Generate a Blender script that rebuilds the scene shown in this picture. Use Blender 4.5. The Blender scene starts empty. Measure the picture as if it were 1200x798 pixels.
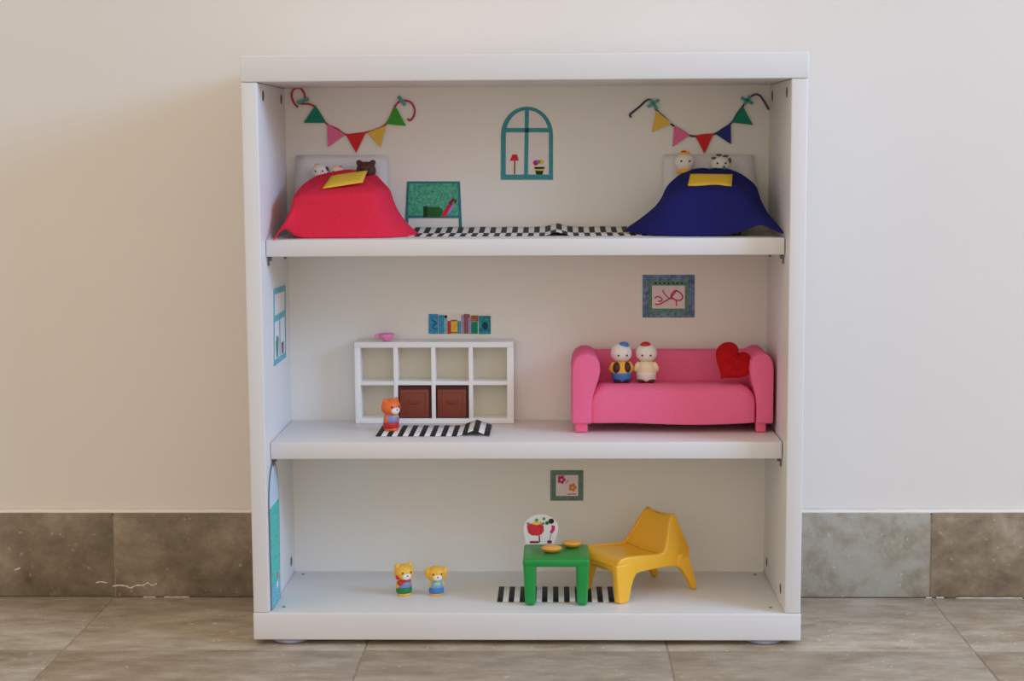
import bpy, bmesh, math, random
from mathutils import Vector, Matrix
random.seed(7)
S = bpy.context.scene
COL = S.collection

# ------------------------------------------------------------------ camera
CAM = Vector((0.03383, -1.76909, 0.54178))
PITCH, YAW, ROLL, FPX = -0.11517, 0.02669, -0.00593, 1943.855
_r = Vector((math.cos(YAW), math.sin(YAW), 0)); _f = Vector((-math.sin(YAW), math.cos(YAW), 0)); _u = Vector((0, 0, 1))
FW = _f*math.cos(PITCH) + _u*math.sin(PITCH)
UP2 = -_f*math.sin(PITCH) + _u*math.cos(PITCH)
RT = _r*math.cos(ROLL) + UP2*math.sin(ROLL)
UP = -_r*math.sin(ROLL) + UP2*math.cos(ROLL)
cd = bpy.data.cameras.new('camera'); cam = bpy.data.objects.new('camera', cd); COL.objects.link(cam)
cam.matrix_world = Matrix(((RT.x, UP.x, -FW.x, CAM.x), (RT.y, UP.y, -FW.y, CAM.y), (RT.z, UP.z, -FW.z, CAM.z), (0, 0, 0, 1)))
cd.sensor_fit = 'HORIZONTAL'; cd.sensor_width = 36; cd.lens = FPX/1200*36; cd.clip_start = 0.05
S.camera = cam

def P(u, v, Y):
    """point of the place at depth Y that the photograph shows at pixel u, v"""
    d = FW + RT*((u-600)/FPX) - UP*((v-399)/FPX)
    return CAM + d*((Y-CAM.y)/d.y)

# ------------------------------------------------------------------ light
def lin(c): return tuple((x/255/12.92 if x/255 <= .04045 else ((x/255+.055)/1.055)**2.4) for x in c)
w = bpy.data.worlds.new('room_light'); S.world = w; w.use_nodes = True
bg = w.node_tree.nodes['Background']; bg.inputs[0].default_value = (1.0, 0.89, 0.765, 1); bg.inputs[1].default_value = 0.84
def area(name, loc, target, sx, sy, power, color):
    ld = bpy.data.lights.new(name, 'AREA'); ld.shape = 'RECTANGLE'; ld.size = sx; ld.size_y = sy; ld.energy = power; ld.color = color
    o = bpy.data.objects.new(name, ld); COL.objects.link(o); o.location = loc
    o.rotation_euler = (Vector(target)-Vector(loc)).to_track_quat('-Z', 'Y').to_euler(); return o
area('window_daylight', (2.7, -1.25, 1.5), (-.1, .1, .4), 1.2, 0.8, 57, (0.34, 0.585, 1.0))
S.view_settings.view_transform = 'Standard'; S.view_settings.look = 'None'
S.view_settings.exposure = 0.0; S.view_settings.gamma = 1.0; S.view_settings.use_curve_mapping = False

# ------------------------------------------------------------------ materials
def mat(name, c, rough=.5, var=0.0, scale=60, bump=0.0, bscale=300, c2=None, spec=.5, stretch=None):
    m = bpy.data.materials.new(name); m.use_nodes = True
    nt = m.node_tree; b = nt.nodes['Principled BSDF']
    b.inputs['Roughness'].default_value = rough; b.inputs['Specular IOR Level'].default_value = spec
    col = lin(c)
    tc = nt.nodes.new('ShaderNodeTexCoord'); mp = nt.nodes.new('ShaderNodeMapping')
    nt.links.new(tc.outputs['Object'], mp.inputs[0])
    if stretch: mp.inputs['Scale'].default_value = stretch
    n = nt.nodes.new('ShaderNodeTexNoise'); n.inputs['Scale'].default_value = scale; n.inputs['Detail'].default_value = 5
    nt.links.new(mp.outputs[0], n.inputs['Vector'])
    r = nt.nodes.new('ShaderNodeValToRGB'); r.color_ramp.elements[0].position = .3; r.color_ramp.elements[1].position = .7
    d = lin(c2) if c2 else tuple(x*(1-var) for x in col)
    e = col if c2 else tuple(min(1, x*(1+var*.6)) for x in col)
    r.color_ramp.elements[0].color = (*d, 1); r.color_ramp.elements[1].color = (*e, 1)
    nt.links.new(n.outputs['Fac'], r.inputs[0]); nt.links.new(r.outputs[0], b.inputs['Base Color'])
    if bump:
        n2 = nt.nodes.new('ShaderNodeTexNoise'); n2.inputs['Scale'].default_value = bscale; n2.inputs['Detail'].default_value = 3
        nt.links.new(tc.outputs['Object'], n2.inputs['Vector'])
        bp = nt.nodes.new('ShaderNodeBump'); bp.inputs['Strength'].default_value = bump; bp.inputs['Distance'].default_value = .002
        nt.links.new(n2.outputs['Fac'], bp.inputs['Height']); nt.links.new(bp.outputs[0], b.inputs['Normal'])
    return m

def stone(name, dark, mid, light, rough=.45):
    """mottled travertine-look ceramic, each tile a shade of its own"""
    m = bpy.data.materials.new(name); m.use_nodes = True; nt = m.node_tree; b = nt.nodes['Principled BSDF']
    N = nt.nodes.new; L = nt.links.new
    tc = N('ShaderNodeTexCoord'); oi = N('ShaderNodeObjectInfo')
    ad = N('ShaderNodeVectorMath'); ad.operation = 'ADD'
    sc = N('ShaderNodeMath'); sc.operation = 'MULTIPLY'; sc.inputs[1].default_value = 37
    L(oi.outputs['Random'], sc.inputs[0]); L(tc.outputs['Object'], ad.inputs[0]); L(sc.outputs[0], ad.inputs[1])
    mp = N('ShaderNodeMapping'); mp.inputs['Scale'].default_value = (1, 2.2, 1.2); L(ad.outputs[0], mp.inputs[0])
    n = N('ShaderNodeTexNoise'); n.inputs['Scale'].default_value = 16; n.inputs['Detail'].default_value = 10; n.inputs['Roughness'].default_value = .72; n.inputs['Distortion'].default_value = .12
    L(mp.outputs[0], n.inputs['Vector'])
    r = N('ShaderNodeValToRGB'); r.color_ramp.elements[0].position = .3; r.color_ramp.elements[1].position = .72
    r.color_ramp.elements[0].color = (*lin(dark), 1); r.color_ramp.elements[1].color = (*lin(light), 1)
    q = r.color_ramp.elements.new(.5); q.color = (*lin(mid), 1); L(n.outputs['Fac'], r.inputs[0])
    v = N('ShaderNodeTexNoise'); v.inputs['Scale'].default_value = 120; v.inputs['Detail'].default_value = 2; L(ad.outputs[0], v.inputs['Vector'])
    vr = N('ShaderNodeValToRGB'); vr.color_ramp.elements[0].position = .68; vr.color_ramp.elements[1].position = .76
    L(v.outputs['Fac'], vr.inputs[0])
    mx = N('ShaderNodeMix'); mx.data_type = 'RGBA'; mx.inputs['B'].default_value = (*lin(tuple(min(255, x+38) for x in light)), 1)
    hf = N('ShaderNodeMath'); hf.operation = 'MULTIPLY'; hf.inputs[1].default_value = .55; L(vr.outputs[0], hf.inputs[0]); L(hf.outputs[0], mx.inputs['Factor'])
    L(r.outputs[0], mx.inputs['A']); L(mx.outputs['Result'], b.inputs['Base Color'])
    b.inputs['Roughness'].default_value = rough
    bp = N('ShaderNodeBump'); bp.inputs['Strength'].default_value = .15; bp.inputs['Distance'].default_value = .002; L(n.outputs['Fac'], bp.inputs['Height']); L(bp.outputs[0], b.inputs['Normal'])
    return m

WALLP = mat('wall_paint', (236, 229, 220), .85, .02, 3, .05, 120)
WHITE = mat('white_foil', (232, 230, 229), .38, .01, 5)
BACKW = mat('white_back_board', (243, 240, 233), .55, .015, 4)
GROUT = mat('grout', (158, 144, 124), .9, .15, 90, .2)
CAULK = mat('plaster_bead', (226, 218, 206), .9, .08, 90, .3)
STONE_F = stone('floor_stone', (140, 123, 100), (174, 159, 138), (202, 192, 174), .4)
STONE_B = stone('skirting_stone_brown', (98, 87, 71), (138, 122, 102), (170, 157, 136), .5)
STONE_G = stone('skirting_stone_grey', (138, 122, 96), (170, 163, 146), (184, 180, 168), .5)
STONE_R = stone('skirting_stone_tan', (104, 88, 68), (150, 132, 108), (186, 172, 150), .5)
METAL = mat('pin_metal', (120, 122, 126), .35); METAL.node_tree.nodes['Principled BSDF'].inputs['Metallic'].default_value = .8
HOLE = mat('cap_grey', (92, 88, 84), .6)
FOOTP = mat('foot_plastic', (168, 172, 192), .4)
PAPER = mat('paper', (236, 230, 226), .8, .02, 40)
PAPERD = mat('paper_back', (120, 122, 128), .8)
TEAL = mat('teal_crayon', (66, 158, 164), .8, .3, 420)
TEALL = mat('pale_teal_crayon', (112, 184, 196), .8, .25, 300)
TEALD = mat('teal_marker', (50, 134, 142), .8, .25, 300)
BLUEL = mat('light_blue_crayon', (120, 196, 212), .8, .3, 300)
MINT = mat('mint_crayon', (92, 206, 190), .8, .3, 260)
GREENB = mat('green_crayon', (104, 200, 164), .8, 0, 330, c2=(48, 146, 114))
GREEND = mat('dark_green_marker', (40, 106, 40), .8, .4, 300)
GREENBLK = mat('black_green_marker', (22, 60, 28), .8, .3, 300)
REDM = mat('red_marker', (214, 48, 62), .8, .2, 300)
MAROON = mat('maroon_marker', (130, 28, 44), .8, .2, 300)
PINKM = mat('pink_marker', (226, 92, 138), .8, .2, 300)
MAGM = mat('magenta_marker', (204, 44, 120), .8, .2, 300)
LILAC = mat('lilac_marker', (176, 150, 206), .8, .2, 300)
BROWNM = mat('brown_marker', (160, 108, 60), .8, .3, 300)
MAUVE = mat('mauve_marker', (150, 96, 112), .8, .3, 300)
YELM = mat('yellow_marker', (244, 196, 86), .8, .2, 300)
ORM = mat('orange_marker', (240, 130, 70), .8, .2, 300)
BLACKM = mat('black_marker', (34, 40, 38), .8, .1)
BLUEM = mat('blue_marker', (74, 170, 206), .8, 0, 260, c2=(40, 122, 172))
TEALM = mat('deep_teal_marker', (50, 168, 174), .8, 0, 260, c2=(16, 106, 128))
FRAMEB = mat('slate_blue_crayon', (136, 162, 192), .8, 0, 240, c2=(70, 94, 130))
FRAMEG = mat('green_edge_crayon', (124, 172, 154), .8, 0, 420, c2=(58, 112, 84))
FRAMEGY = mat('grey_green_crayon', (112, 138, 126), .8, .25, 300)
PINKPAPER = mat('pale_pink_paper', (240, 222, 222), .8, .05, 80)
FRED = mat('felt_red', (222, 44, 52), .9, .08, 500); FPINK = mat('felt_pink', (240, 118, 168), .9, .08, 500)
FYEL = mat('felt_yellow', (240, 200, 84), .9, .08, 500); FGRN = mat('felt_green', (66, 166, 52), .9, .08, 500)
FTEA = mat('felt_teal', (22, 138, 112), .9, .08, 500); FNAV = mat('felt_navy', (44, 52, 140), .9, .08, 500)
CORDR = mat('crimson_cord', (196, 48, 84), .7); CORDN = mat('dark_purple_cord', (66, 50, 78), .7)
TAPE = mat('teal_tape', (70, 170, 164), .5, .2, 300)
BLKR = mat('blanket_red', (238, 52, 78), .95, .1, 900, .4, 1800, spec=.1)
BLKB = mat('blanket_blue', (40, 42, 116), .95, .12, 900, .4, 1800, spec=.1)
CUSHY = mat('cushion_yellow', (248, 206, 74), .95, .08, 700, .3, 1600, spec=.1)
LINEN = mat('white_linen', (236, 234, 236), .95, .03, 300, .2, 900, spec=.1)
BEDW = mat('bed_card', (150, 150, 146), .8)
SOFAP = mat('sofa_pink', (252, 118, 162), .95, .05, 700, .35, 1600, spec=.1)
SOFAL = mat('sofa_leg_pink', (244, 104, 146), .6)
HEARTR = mat('heart_red', (194, 26, 34), .95, .15, 400, .4, 1500, spec=.1)
KAL = mat('white_plastic', (250, 248, 246), .4); KALB = mat('cream_card', (222, 216, 198), .7)
BOXB = mat('brown_plastic', (140, 64, 44), .5, .08, 200); BOXD = mat('dark_brown_plastic', (74, 34, 28), .6)
BOWLP = mat('pink_plastic', (250, 148, 204), .3)
CHY = mat('yellow_plastic', (252, 190, 48), .28)
TGR = mat('green_plastic', (24, 150, 66), .32)
PLO = mat('orange_dish', (255, 188, 84), .4, .1, 300)
PLD = mat('dish_rim', (236, 146, 44), .4)
STRB = mat('black_print', (26, 26, 28), .7); STRW = mat('white_print', (240, 238, 236), .7)
T_OR = mat('toy_orange', (240, 112, 44), .45); T_YE = mat('toy_yellow', (244, 186, 62), .45); T_WH = mat('toy_white', (240, 234, 226), .45)
T_BR = mat('toy_brown', (84, 46, 36), .6); T_BK = mat('toy_black', (40, 32, 30), .5); T_RD = mat('toy_red', (206, 40, 44), .45)
T_BL = mat('toy_blue', (70, 130, 200), .45); T_GR = mat('toy_green', (24, 130, 76), .45); T_PU = mat('toy_grey_blue', (130, 140, 190), .45)
T_DB = mat('toy_dark_brown', (74, 38, 32), .5); T_SK = mat('toy_sky', (120, 176, 210), .45); T_MI = mat('toy_mint', (170, 206, 176), .45)
T_PK = mat('toy_cream', (246, 226, 190), .45)

# ------------------------------------------------------------------ helpers
def tag(o, label=None, cat=None, group=None, kind=None):
    if label: o['label'] = label
    if cat: o['category'] = cat
    if group: o['group'] = group
    if kind: o['kind'] = kind
    return o
def thing(name, label, cat, loc, rz=0, group=None):
    o = bpy.data.objects.new(name, None); COL.objects.link(o); o.empty_display_size = .01
    o.location = loc; o.rotation_euler = (0, 0, rz); return tag(o, label, cat, group)
def obj(name, bm, m, parent=None, local=False, smooth=None, bevel=0, seg=2, sub=0, solid=0):
    """links the bmesh as one mesh object; vertices are in the world's frame unless local"""
    me = bpy.data.meshes.new(name)
    bmesh.ops.recalc_face_normals(bm, faces=bm.faces)
    bm.to_mesh(me); bm.free()
    for x in (m if isinstance(m, (list, tuple)) else [m]): me.materials.append(x)
    o = bpy.data.objects.new(name, me); COL.objects.link(o)
    if parent:
        o.parent = parent
        if not local:
            top = parent
            chain = []
            while top: chain.append(top); top = top.parent
            mw = Matrix.Identity(4)
            for q in reversed(chain): mw = mw @ q.matrix_parent_inverse @ Matrix.LocRotScale(q.location, q.rotation_euler, q.scale)
            o.matrix_parent_inverse = mw.inverted()
    if solid:
        s = o.modifiers.new('thickness', 'SOLIDIFY'); s.thickness = solid; s.offset = 0
    if bevel:
        b = o.modifiers.new('edge', 'BEVEL'); b.width = bevel; b.segments = seg; b.limit_method = 'ANGLE'; b.angle_limit = math.radians(35)
    if sub:
        s = o.modifiers.new('round', 'SUBSURF'); s.levels = sub; s.render_levels = sub
    if smooth is None: smooth = bool(bevel or sub)
    if smooth:
        for p in me.polygons: p.use_smooth = True
    return o
def box(bm, a, b, mi=0):
    vs = [bm.verts.new((x, y, z)) for x in (a[0], b[0]) for y in (a[1], b[1]) for z in (a[2], b[2])]
    for f in ((0, 1, 3, 2), (4, 6, 7, 5), (0, 4, 5, 1), (2, 3, 7, 6), (0, 2, 6, 4), (1, 5, 7, 3)):
        bm.faces.new([vs[i] for i in f]).material_index = mi
def boxo(name, a, b, m, parent=None, bevel=.0008, local=False, seg=2):
    bm = bmesh.new(); box(bm, a, b); return obj(name, bm, m, parent, local, bevel=bevel, seg=seg)
def prism(bm, pts, off):
    """closed outline pts (Vectors) pushed along vector off"""
    off = Vector(off); a = [bm.verts.new(p) for p in pts]; b = [bm.verts.new(Vector(p)+off) for p in pts]
    bm.faces.new(a); bm.faces.new(b[::-1]); n = len(a)
    for i in range(n): bm.faces.new((a[i], a[(i+1) % n], b[(i+1) % n], b[i]))
def ringprism(bm, outer, inner, off):
    off = Vector(off); n = len(outer)
    A = [bm.verts.new(p) for p in outer]; B = [bm.verts.new(p) for p in inner]
    C = [bm.verts.new(Vector(p)+off) for p in outer]; D = [bm.verts.new(Vector(p)+off) for p in inner]
    for i in range(n):
        j = (i+1) % n
        bm.faces.new((A[i], A[j], B[j], B[i])); bm.faces.new((C[i], D[i], D[j], C[j]))
        bm.faces.new((A[i], C[i], C[j], A[j])); bm.faces.new((B[i], B[j], D[j], D[i]))
def lathe(bm, prof, c=(0, 0, 0), n=24, sx=1, sy=1):
    rings = []
    for r, z in prof:
        if r < 1e-6: rings.append([bm.verts.new((c[0], c[1], c[2]+z))])
        else: rings.append([bm.verts.new((c[0]+sx*r*math.cos(2*math.pi*i/n), c[1]+sy*r*math.sin(2*math.pi*i/n), c[2]+z)) for i in range(n)])
    for a, b in zip(rings, rings[1:]):
        for i in range(n):
            j = (i+1) % n
            if len(a) == 1 and len(b) == 1: continue
            if len(a) == 1: bm.faces.new((a[0], b[j], b[i]))
            elif len(b) == 1: bm.faces.new((a[i], a[j], b[0]))
            else: bm.faces.new((a[i], a[j], b[j], b[i]))
def ell(bm, c, r, rot=None, seg=16, ring=10):
    m = Matrix.Translation(c) @ (rot.to_matrix().to_4x4() if rot else Matrix.Identity(4)) @ Matrix.Diagonal((*r, 1))
    bmesh.ops.create_uvsphere(bm, u_segments=seg, v_segments=ring, radius=1, matrix=m)
def catmull(pts, k=8):
    pts = [Vector(p) for p in pts]; q = [pts[0]*2-pts[1]] + pts + [pts[-1]*2-pts[-2]]; out = []
    for i in range(1, len(q)-2):
        for j in range(k):
            t = j/k; a, b, c, d = q[i-1:i+3]
            out.append(.5*((2*b) + (c-a)*t + (2*a-5*b+4*c-d)*t*t + (3*b-a-3*c+d)*t**3))
    out.append(pts[-1]); return out
def tube(bm, pts, r, n=8):
    rings = []
    for i, p in enumerate(pts):
        t = (pts[min(i+1, len(pts)-1)] - pts[max(i-1, 0)]).normalized()
        a = t.cross(Vector((0, 1, 0))); a = (a if a.length > 1e-3 else t.cross(Vector((0, 0, 1)))).normalized(); b = t.cross(a)
        rings.append([bm.verts.new(p + (a*math.cos(2*math.pi*k/n) + b*math.sin(2*math.pi*k/n))*r) for k in range(n)])
    for x, y in zip(rings, rings[1:]):
        for k in range(n): bm.faces.new((x[k], x[(k+1) % n], y[(k+1) % n], y[k]))
    bm.faces.new(rings[0]); bm.faces.new(rings[-1][::-1])

# ------------------------------------------------------------------ the setting
WY = 0.208                                                    # wall plane
boxo('wall_back', (-3, WY, 0), (3, WY+.1, 2.6), WALLP, bevel=0); tag(bpy.data.objects['wall_back'], kind='structure')
fl = boxo('floor', (-3, -3.2, -.05), (3, WY, -.0008), GROUT, bevel=0); tag(fl, kind='structure')
TX = -.176; TW = .33; G = .0009
bm = bmesh.new(); box(bm, (-TW/2+G, -TW/2+G, -.012), (TW/2-G, TW/2-G, 0)); tile0 = obj('tile', bm, STONE_F, fl, True, bevel=.0008)
bm = bmesh.new(); box(bm, (-TW/2+G, -.108+G, -.012), (TW/2-G, .1065, 0)); cut0 = obj('tile', bm, STONE_F, fl, True, bevel=.0008)
first = {id(tile0): True, id(cut0): True}
for j in range(5):
    for i in range(-4, 6):
        src = cut0 if j == 0 else tile0
        if first[id(src)]: o = src; first[id(src)] = False
        else: o = src.copy(); COL.objects.link(o); o.parent = fl
        o.location = (TX+TW*(i+.5), (.0905 if j == 0 else -.018-TW*(j-.5)), random.uniform(-.0003, .0003))
bb = bpy.data.objects.new('baseboard_back', None); COL.objects.link(bb); bb.location = (0, .2, 0); tag(bb, kind='structure')
boxo('grout', (-1.5, .1988, 0), (1.8, WY-.0002, .1015), GROUT, bb, 0)
for i in range(-4, 6):
    x0 = TX+TW*i; m = {-2: STONE_B, -1: STONE_B, 0: STONE_B, 1: STONE_G, 2: STONE_R}.get(i, STONE_B if i < 0 else STONE_R)
    o = boxo('tile', (-TW/2+G, 0, 0), (TW/2-G, .0085, .1035), m, bb, .0007, True); o.location = (x0+TW/2, -.002, .0004)
# plaster edge above the skirting tiles
bm = bmesh.new(); prev = None
for k in range(161):
    x = -1.2+2.6*k/160; h = .0008*math.sin(k*1.9)*math.sin(k*.53)+(-.0012 if .30 < x < .46 and k % 2 else 0)
    ring = [bm.verts.new(q) for q in ((x, WY+.001, .1030), (x, WY-.0072, .1032+h*.3), (x, WY-.0055, .1052+h), (x, WY+.001, .1085))]
    if prev:
        for a in range(4): bm.faces.new((prev[a], prev[(a+1) % 4], ring[(a+1) % 4], ring[a]))
    prev = ring
tag(obj('trim_1', bm, WALLP, smooth=True), kind='structure')
# dried grout smear on the skirting left of the bookcase, and crumbs along the floor joint
def smear(name, pts, wd, Y, parent):
    bm = bmesh.new(); prev = None
    for k, p in enumerate(pts):
        h = wd*(.45+.55*abs(math.sin(k*2.3)))
        ring = [bm.verts.new(p+Vector((0, 0, s*h))-Vector((0, d, 0))) for s, d in ((-1, 0), (0, .0007), (1, 0))]
        if prev:
            for a in range(2): bm.faces.new((prev[a], prev[a+1], ring[a+1], ring[a]))
        prev = ring
    return obj(name, bm, CAULK, parent, smooth=True)
YT = .1978
smear('grout_smear', catmull([P(u, v, YT) for u, v in ((112, 683), (118, 682), (126, 683))], 4), .0009, YT, bb)
smear('grout_smear', catmull([P(u, v, YT) for u, v in ((132, 687), (140, 686), (148, 687), (153, 689), (160, 686), (168, 686), (173, 683), (178, 686), (184, 684))], 4), .0011, YT, bb)
smear('grout_smear', catmull([P(u, v, YT) for u, v in ((17, 668), (20, 667), (24, 666))], 4), .0012, YT, bb)
for u0, u1, v in ((55, 88, 700.2), (94, 104, 700.2), (168, 183, 699.6), (192, 222, 699.6)):
    smear('grout_smear', catmull([P(u0+(u1-u0)*k/4, v, YT-.0015) for k in range(5)], 3), .0009, YT, bb)
for u0, u1, v in ((1085, 1092, 700.6), (1097, 1106, 700.4), (1120, 1198, 701)):
    smear('grout_smear', catmull([P(u0+(u1-u0)*k/4, v, YT-.0015) for k in range(5)], 3), .001, YT, bb)

# ------------------------------------------------------------------ the bookcase
D = .182; SI = .2821; ZB = .006; ZT = .6409; BT = .0362; TB = .6134; S1, S1B, S2, S2B = .4445, .4262, .2210, .2024
bc = thing('bookcase', 'low white bookcase with two shelves used as a three-storey dollhouse', 'bookcase', (0, .095, 0))
boxo('top_panel', (-.3, 0, TB), (.3, .193, ZT), WHITE, bc, .0013, seg=3)
boxo('bottom_panel', (-.3, 0, ZB), (.3, .193, BT), WHITE, bc, .0013, seg=3)
for s in (-1, 1):
    boxo('side_panel', (min(s*.2995, s*SI), .0006, BT+.0003), (max(s*.2995, s*SI), .193, TB-.0003), WHITE, bc, .0012, seg=3)
boxo('shelf', (-SI+.0006, .0288, S1B), (SI-.0012, D-.0003, S1), WHITE, bc, .0008)
boxo('shelf', (-SI+.0006, .0288, S2B), (SI-.0012, D-.0003, S2), WHITE, bc, .0008)
boxo('back_panel', (-SI, D, BT), (SI, D+.004, TB), BACKW, bc, 0)
for x in (-.262, .262):
    for y in (.0245, .165):
        bm = bmesh.new(); lathe(bm, [(0, 0), (.0185, 0), (.0215, .0012), (.0215, .0045), (.019, ZB+.0003), (0, ZB+.0003)], (x, y, 0), 32); obj('foot', bm, FOOTP, bc, smooth=True)
for s in (-1, 1):
    for z in (S1B, S2B):
        for y in (.042, .155):
            bm = bmesh.new(); tube(bm, [Vector((s*SI, y, z-.0028)), Vector((s*(SI-.0045), y, z-.0028))], .0026, 10)
            box(bm, (min(s*SI, s*(SI-.0016)), y-.003, z-.0105), (max(s*SI, s*(SI-.0016)), y+.003, z-.0005)); obj('shelf_pin', bm, METAL, bc)
def cap(a, b, ax):
    bm = bmesh.new(); d = [0, 0, 0]; d[ax] = b
    tube(bm, [Vector(a), Vector(a)+Vector(d)], (.0058 if ax != 2 else .002), 16); obj('screw_cap', bm, HOLE, bc)
for s in (-1, 1):
    for y, z in ((.035, .600), (.155, .600), (.035, .055), (.155, .055)):
        if (s, y, z) != (-1, .035, .055): cap((s*(SI+.001), y, z), -s*.0013, 0)
    for y in (.025, .168): cap((s*.270, y, BT-.001), .0013, 2)

# ------------------------------------------------------------------ flat paper work on the back board
N0 = Vector((0, -1, 0))
def bk(u, v, h=0): return P(u, v, D) + N0*h                   # on the back board
def patch(name, pts, m, parent, h=.0007, t=.0002, f=bk, nrm=N0):
    bm = bmesh.new(); prism(bm, [f(u, v, h) for u, v in pts], nrm*t); return obj(name, bm, m, parent)
def stroke(name, pts, wpx, m, parent, h=.0009, t=.0002, f=bk, nrm=N0, k=6, closed=False):
    pp = [Vector((a, b, 0)) for a, b in pts]; pp = catmull(pp, k) if k > 1 else pp
    bm = bmesh.new(); prev = None
    for i, p in enumerate(pp):
        tn = (pp[min(i+1, len(pp)-1)]-pp[max(i-1, 0)]).normalized(); n = Vector((-tn.y, tn.x, 0))*wpx/2
        a = [f(p.x+n.x, p.y+n.y, h), f(p.x-n.x, p.y-n.y, h)]; a = [bm.verts.new(q) for q in (a[0], a[1], a[1]+nrm*t, a[0]+nrm*t)]
        if prev:
            for q in range(4): bm.faces.new((prev[q], prev[(q+1) % 4], a[(q+1) % 4], a[q]))
        else: bm.faces.new(a)
        prev = a
    bm.faces.new(prev[::-1]); return obj(name, bm, m, parent)
def rect(x0, y0, x1, y1): return [(x0, y0), (x1, y0), (x1, y1), (x0, y1)]
def disc(cx, cy, rx, ry=None, n=16): ry = ry or rx; return [(cx+rx*math.cos(2*math.pi*i/n), cy+ry*math.sin(2*math.pi*i/n)) for i in range(n)]
def frame(name, outer, inner, m, parent, h=.0007, t=.0003, f=bk, nrm=N0):
    bm = bmesh.new(); ringprism(bm, [f(u, v, h) for u, v in outer], [f(u, v, h) for u, v in inner], nrm*t); return obj(name, bm, m, parent)
def sheet(name, pts, label, cat, f=bk, nrm=N0, t=.0007, m=PAPER, group=None, base='paper'):
    c = sum((f(u, v) for u, v in pts), Vector())/len(pts); zmin = min(f(u, v).z for u, v in pts)
    th = thing(name, label, cat, (c.x, c.y, zmin), 0, group)
    bm = bmesh.new(); prism(bm, [f(u, v, 0) for u, v in pts], nrm*t); obj(base, bm, m, th); return th

# arched window
def arch(x0, x1, yb, ys, yt, n=16):
    cx = (x0+x1)/2; r = (x1-x0)/2
    return [(x0, yb)] + [(cx-r*math.cos(math.pi*i/n), ys-(ys-yt)*math.sin(math.pi*i/n)) for i in range(n+1)] + [(x1, yb)]
t = sheet('window_drawing', arch(586.5, 648.5, 211, 158, 124.5), 'paper cutout of a teal arched window with a lamp and flower pot, upper back board', 'drawing')
frame('window_frame', arch(587, 648, 210.6, 158, 125), arch(592.8, 643.2, 204.5, 158, 129), TEAL, t)
stroke('window_bar', [(617.5, 127), (617, 168), (616.5, 207)], 4.6, TEAL, t, h=.0010, k=1)
stroke('window_bar', [(590, 152.5), (645, 152.5)], 5, TEAL, t, h=.0010, k=1)
patch('lamp_shade', [(597.5, 188.5), (600.5, 181), (606, 181), (608, 188)], REDM, t)
stroke('lamp_stand', [(603.2, 188), (603, 204)], 1.8, BROWNM, t, k=1)
patch('flower', disc(627.8, 190.8, 3.2), MAGM, t); patch('flower', disc(634.5, 190, 2.8), FYEL, t); patch('flower', disc(631.3, 189.5, 2.2), FRAMEG, t, h=.0008)
pt = patch('pot', [(626, 195.5), (638.5, 195.5), (635.5, 205), (628.5, 205)], GREENBLK, t); patch('pot_band', [(626.6, 198), (637.8, 198), (637.2, 200), (627.3, 200)], YELM, pt, h=.0010)
# green board drawing
t = sheet('board_drawing', [(477, 212.5), (539, 212.5), (541.5, 267), (538, 267), (537.6, 255.5), (478.8, 255.5), (478.2, 267), (474.5, 267)], 'paper cutout of a green chalkboard on teal legs, beside the red bed', 'drawing', m=TEALD)
patch('board', [(479.6, 215), (536.3, 215), (537.6, 252.5), (478, 252.5)], GREENB, t)
patch('eraser', [(496.3, 241.5), (501, 241.5), (501, 254.3), (496.3, 254.3)], GREENBLK, t, h=.0010)
patch('book', [(501, 242.6), (515, 242.4), (519.5, 247), (516, 254.3), (501, 254.3)], GREEND, t, h=.0009)
stroke('pen', [(519.5, 253.2), (529, 238)], 5.2, REDM, t, h=.0011, k=1); stroke('pen_tip', [(527, 239), (531.5, 233.5), (534.5, 237)], 3.6, MAROON, t, h=.0013, k=1)
stroke('pen_clip', [(525.5, 250), (531.5, 240.5)], 3.2, LILAC, t, h=.0012, k=1)
# tall window on the left inner side
NS = Vector((1, 0, 0))
def sd(y, z, h=0): return Vector((-SI+h, y, z))
t = sheet('window_drawing', [(.058, .301), (.146, .301), (.153, .386), (.068, .388)], 'narrow pale blue window drawing taped to the left inner side panel', 'drawing', f=sd, nrm=NS)
frame('window_frame', [(.059, .3015), (.145, .3015), (.152, .3855), (.069, .3875)], [(.066, .308), (.138, .308), (.145, .379), (.076, .381)], TEALL, t, f=sd, nrm=NS)
patch('window_bar', [(.066, .350), (.145, .350), (.146, .357), (.067, .357)], TEALL, t, f=sd, nrm=NS, h=.0010)
patch('window_bar', [(.100, .306), (.106, .306), (.109, .352), (.103, .352)], BLUEL, t, f=sd, nrm=NS, h=.0009)
patch('plant', [(.080, .309), (.090, .309), (.097, .330), (.085, .334), (.076, .326)], FRAMEG, t, f=sd, nrm=NS)
patch('pot', [(.116, .309), (.128, .309), (.132, .322), (.114, .322)], MAUVE, t, f=sd, nrm=NS)
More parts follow.
